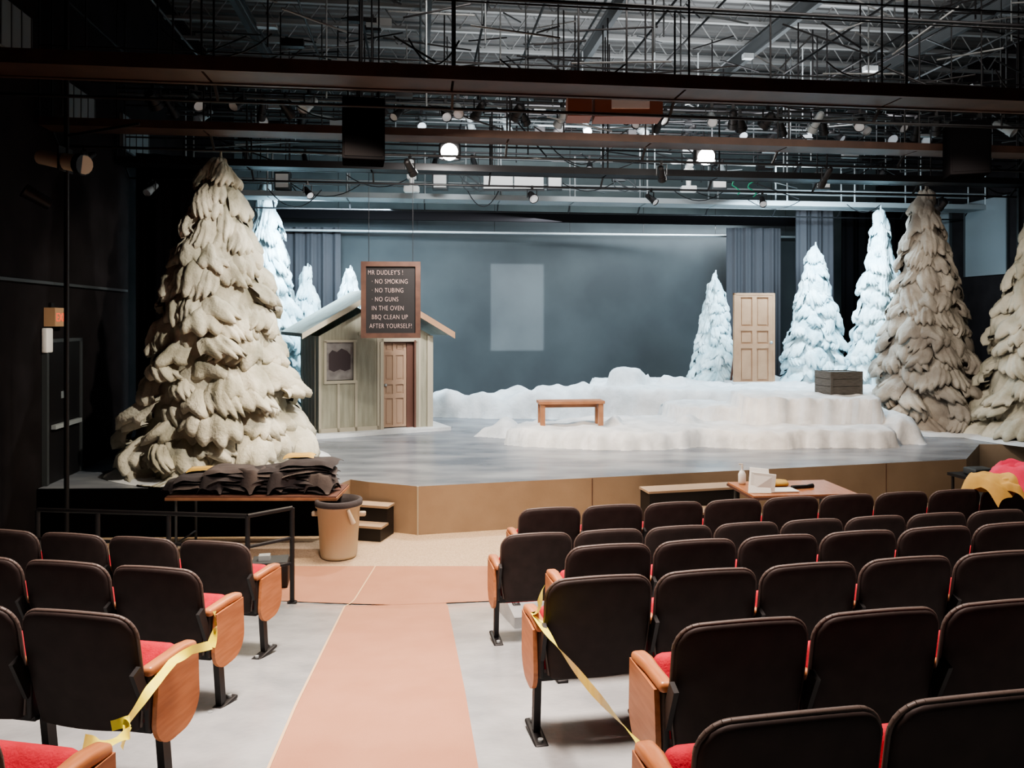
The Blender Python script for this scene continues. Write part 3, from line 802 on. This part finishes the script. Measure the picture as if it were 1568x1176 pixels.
for x in(-.95,.95):
    for y in(-.3,.3): b.tube((x,y,0),(x,y,.71),.018,.018,M_STEEL,8)
    b.tube((x,-.3,.15),(x,.3,.15),.012,.012,M_STEEL,6)
b.obj('folding_table',(-3.22,9.85,.012))
b=MB();rg=random.Random(5);i=0
for px_,n_,hx_ in((-.78,4,.25),(-.30,6,.30),(.20,6,.28),(.64,8,.33)):
    for k in range(n_):
        z=.02+.045*k
        drape(b,px_+rg.uniform(-.05,.05),rg.uniform(-.05,.02),z+.035,hx_*rg.uniform(.9,1.08),.28*rg.uniform(.85,1.05),[M_CLOTHD,M_CLOTHB,M_CLOTHD,M_CLOTHD,M_CLOTHB][i%5],i*5.3,rg.uniform(-.22,.22),.055,.022,0)
        i+=1
for x,y,z,hx,hy,s_ in((-.5,-.14,.20,.2,.16,3),(-.05,-.12,.27,.22,.18,5),(.36,-.16,.24,.2,.16,7),(.85,-.15,.22,.18,.18,9),(-.95,-.1,.12,.15,.2,11)):
    drape(b,x,y,z,hx,hy,M_CLOTHB if s_%4==1 else M_CLOTHD,s_*7,s_*.5,z*.95,.035,0)
drape(b,-.76,.10,.25,.18,.10,M_CLOTHY,77,.2,.04,.012,0);drape(b,.50,.10,.43,.19,.12,M_CLOTHY,79,.1,.04,.012,0)
b.obj('folded_costume_pile',(-3.25,9.88,.775))

b=MB();b.bx(-.68,.68,-.42,.42,.72,.75,M_WOODO);b.bx(-.69,.69,-.43,.43,.70,.73,M_DOORSIDE)
for x in(-.6,.6):
    for y in(-.36,.36): b.tube((x,y,0),(x,y,.71),.018,.018,M_STEEL,8)
b.obj('side_table',(3.62,10.0,.012),6*D2R)
b=MB();b.extr([(-.16,-.1,0),(.12,-.14,0),(.17,.05,.26),(-.06,.09,.28)],(.0,.01,.004),M_WHITE);b.extr([(-.13,-.07,0),(.17,-.12,0),(.20,-.11,.22),(-.08,.0,.24)],(.0,.01,.004),M_WHITE)
b.bx(.15,.5,-.12,.12,0,.012,M_WHITE)
b.obj('paper_stack',(3.12,9.78,.768),.1)
b=MB();b.lathe([(0,0),(.045,0),(.05,.03),(.05,.13),(.03,.17),(.014,.18),(.014,.22)],(0,0,0),M_WHITE,16);b.tube((0,0,.22),(0,0,.26),.018,.012,M_WHITE,8);b.bx(-.045,.01,-.008,.008,.255,.27,M_WHITE)
b.obj('pump_bottle',(3.05,10.2,.768))
b=MB();b.rbox((.12,.03,.02),.018,M_BLACK,c=(0,0,.02),n=(3,1,1));b.tube((.1,0,.02),(.2,.02,.02),.02,.03,M_BLACK,10);b.obj('flashlight',(3.72,9.95,.765),.2)
b=MB();lump(b,(0,0,.03),.17,.1,.03,M_CLOTHY,3,amp=.02);b.obj('folded_cloth',(3.45,10.12,.768))

b=MB()
lump(b,(0,0,-.03),.20,.12,.06,M_CLOTHY,4,amp=.05)
drape(b,0,-.04,.03,.24,.19,M_CLOTHY,61,.3,.13,.05,None,.5)
drape(b,.1,-.10,-.02,.16,.14,M_CLOTHY,67,.9,.10,.05,None,.5)
b.obj('yellow_jacket',(4.62,7.45,1.38),.2)
b=MB()
lump(b,(0,0,0),.28,.18,.08,M_CLOTHP,5,amp=.05)
drape(b,0,-.04,.08,.36,.26,M_CLOTHP,63,.1,.18,.06,None,.5)
drape(b,.1,-.14,.0,.3,.16,M_CLOTHP,69,.1,.16,.05,None,.5)
b.obj('pink_jacket',(5.10,7.62,1.40),.2)
b=MB();b.bx(-.4,.4,-.25,.25,.70,.74,M_BLACK)
for x in(-.35,.35):
    for y in(-.2,.2): b.tube((x,y,0),(x,y,.7),.02,.02,M_BLACK,8)
b.rbox((.16,.12,.05),.02,M_STEEL,c=(-.1,0,.79),n=(1,1,1));b.obj('prop_table',(6.7,10.9,.012),.2)

# ------------------------------------------------------------------ lights
def aim(o,t):
    d=Vector(t)-o.location;o.rotation_euler=d.to_track_quat('-Z','Y').to_euler()
def spot(name,loc,tgt,e,col,ang=60,blend=.5,size=.10):
    l=bpy.data.lights.new(name,'SPOT');l.energy=e;l.color=col;l.spot_size=ang*D2R;l.spot_blend=blend;l.shadow_soft_size=size
    o=bpy.data.objects.new(name,l);SC.collection.objects.link(o);o.location=loc;aim(o,tgt);return o
def area(name,loc,tgt,e,col,sx,sy,spread=180):
    l=bpy.data.lights.new(name,'AREA');l.shape='RECTANGLE';l.size=sx;l.size_y=sy;l.energy=e;l.color=col;l.spread=spread*D2R
    o=bpy.data.objects.new(name,l);SC.collection.objects.link(o);o.location=loc;aim(o,tgt);return o
COOL=(.66,.87,1)
spot('spot_front_platform',(-1.6,9.9,5.4),(2.2,13.9,.9),1000,(1,.66,.36),38,.6)
spot('spot_front_platform',(2.8,10.4,5.4),(5.6,14.4,.9),750,(1,.66,.38),40,.7)
spot('spot_left_tree',(-.6,8.2,5.3),(-4.3,11.7,2.7),1200,(1,.94,.82),55,.6)
spot('spot_right_tree',(5.5,10.0,5.3),(9.6,15.5,2.5),540,(1,.88,.75),50,.6)
spot('spot_hut',(.5,11.5,5.4),(-2.8,15.3,1.8),400,(1,.93,.82),42,.6)
area('work_light_lamp_left',(-1.04,12.7,5.6),(-1.4,14.4,0),300,(1,.97,.93),.3,.3)
area('work_light_lamp_right',(3.25,12.8,5.6),(3.3,14.4,0),130,(1,.97,.93),.3,.3)
area('upstage_wash',(-4.0,17.6,5.5),(-4.8,19.5,2.5),420,COOL,2.5,.4)
area('upstage_wash',(1.5,18.3,5.5),(1.8,19.2,0),110,COOL,4,.4,120)
area('upstage_wash',(6.8,17.4,5.5),(7.3,19.3,2.4),420,COOL,3,.4)
area('cyc_strip',(1.5,20.6,5.6),(1.2,21.6,3.9),240,(.86,.95,1),11,.15)
area('projector_beam',(.15,19.9,3.3),(.15,21.5,3.3),17,(.88,.95,1),1.5,2.45,3)
area('stage_apron_wash',(2,9.9,5.3),(2.5,12.6,.6),190,(1,.92,.82),8,.4)
area('pit_downlight',(-1.0,9.5,5.3),(-1.0,9.3,0),180,(1,.80,.58),3,.4,120)
area('house_light',(-.6,3.8,8.2),(-.8,4.8,0),380,(1,.84,.74),1.5,1.5,80)
area('house_light',(3.8,5.0,8.2),(3.8,5.5,0),140,(1,.80,.70),2,2,80)
area('grid_fill',(3.0,15.0,6.9),(3.4,16.5,9.5),330,(.98,.98,1),9,1)  # unseen upward fill, added to brighten roof deck and trusses
area('grid_fill',(3.0,18.8,6.9),(3.4,19.6,9.5),200,(.98,.98,1),9,1)
area('catwalk_fill',(1.6,14.6,6.5),(1.8,17.8,6.1),120,(.88,.95,1),7,.3)  # added fill so moving heads and catwalk steel show, no fixture there
area('catwalk_fill',(3.0,10.0,7.4),(3.2,12.6,6.5),120,(1,.95,.9),9,.4)  # second added fill, brightens the hung fixtures
area('back_wall_light',(2.5,19.0,6.6),(2.5,22,6.2),90,(.85,.96,1),10,.3)
w=bpy.data.worlds.new('world');SC.world=w;w.use_nodes=True
bg=w.node_tree.nodes['Background']
bg.inputs[0].default_value=(.7,.58,.6,1);bg.inputs[1].default_value=.06
try: SC.view_settings.look='AgX - Medium High Contrast'
except Exception: pass
SC.view_settings.exposure=.2

# ------------------------------------------------------------------ camera
cam=bpy.data.cameras.new('camera');co=bpy.data.objects.new('camera',cam);SC.collection.objects.link(co)
co.location=(0,0,2.94);co.rotation_euler=(math.pi/2,0,0)
cam.sensor_width=36;cam.lens=27.05;cam.shift_y=-.0625;cam.clip_start=.05
SC.camera=co
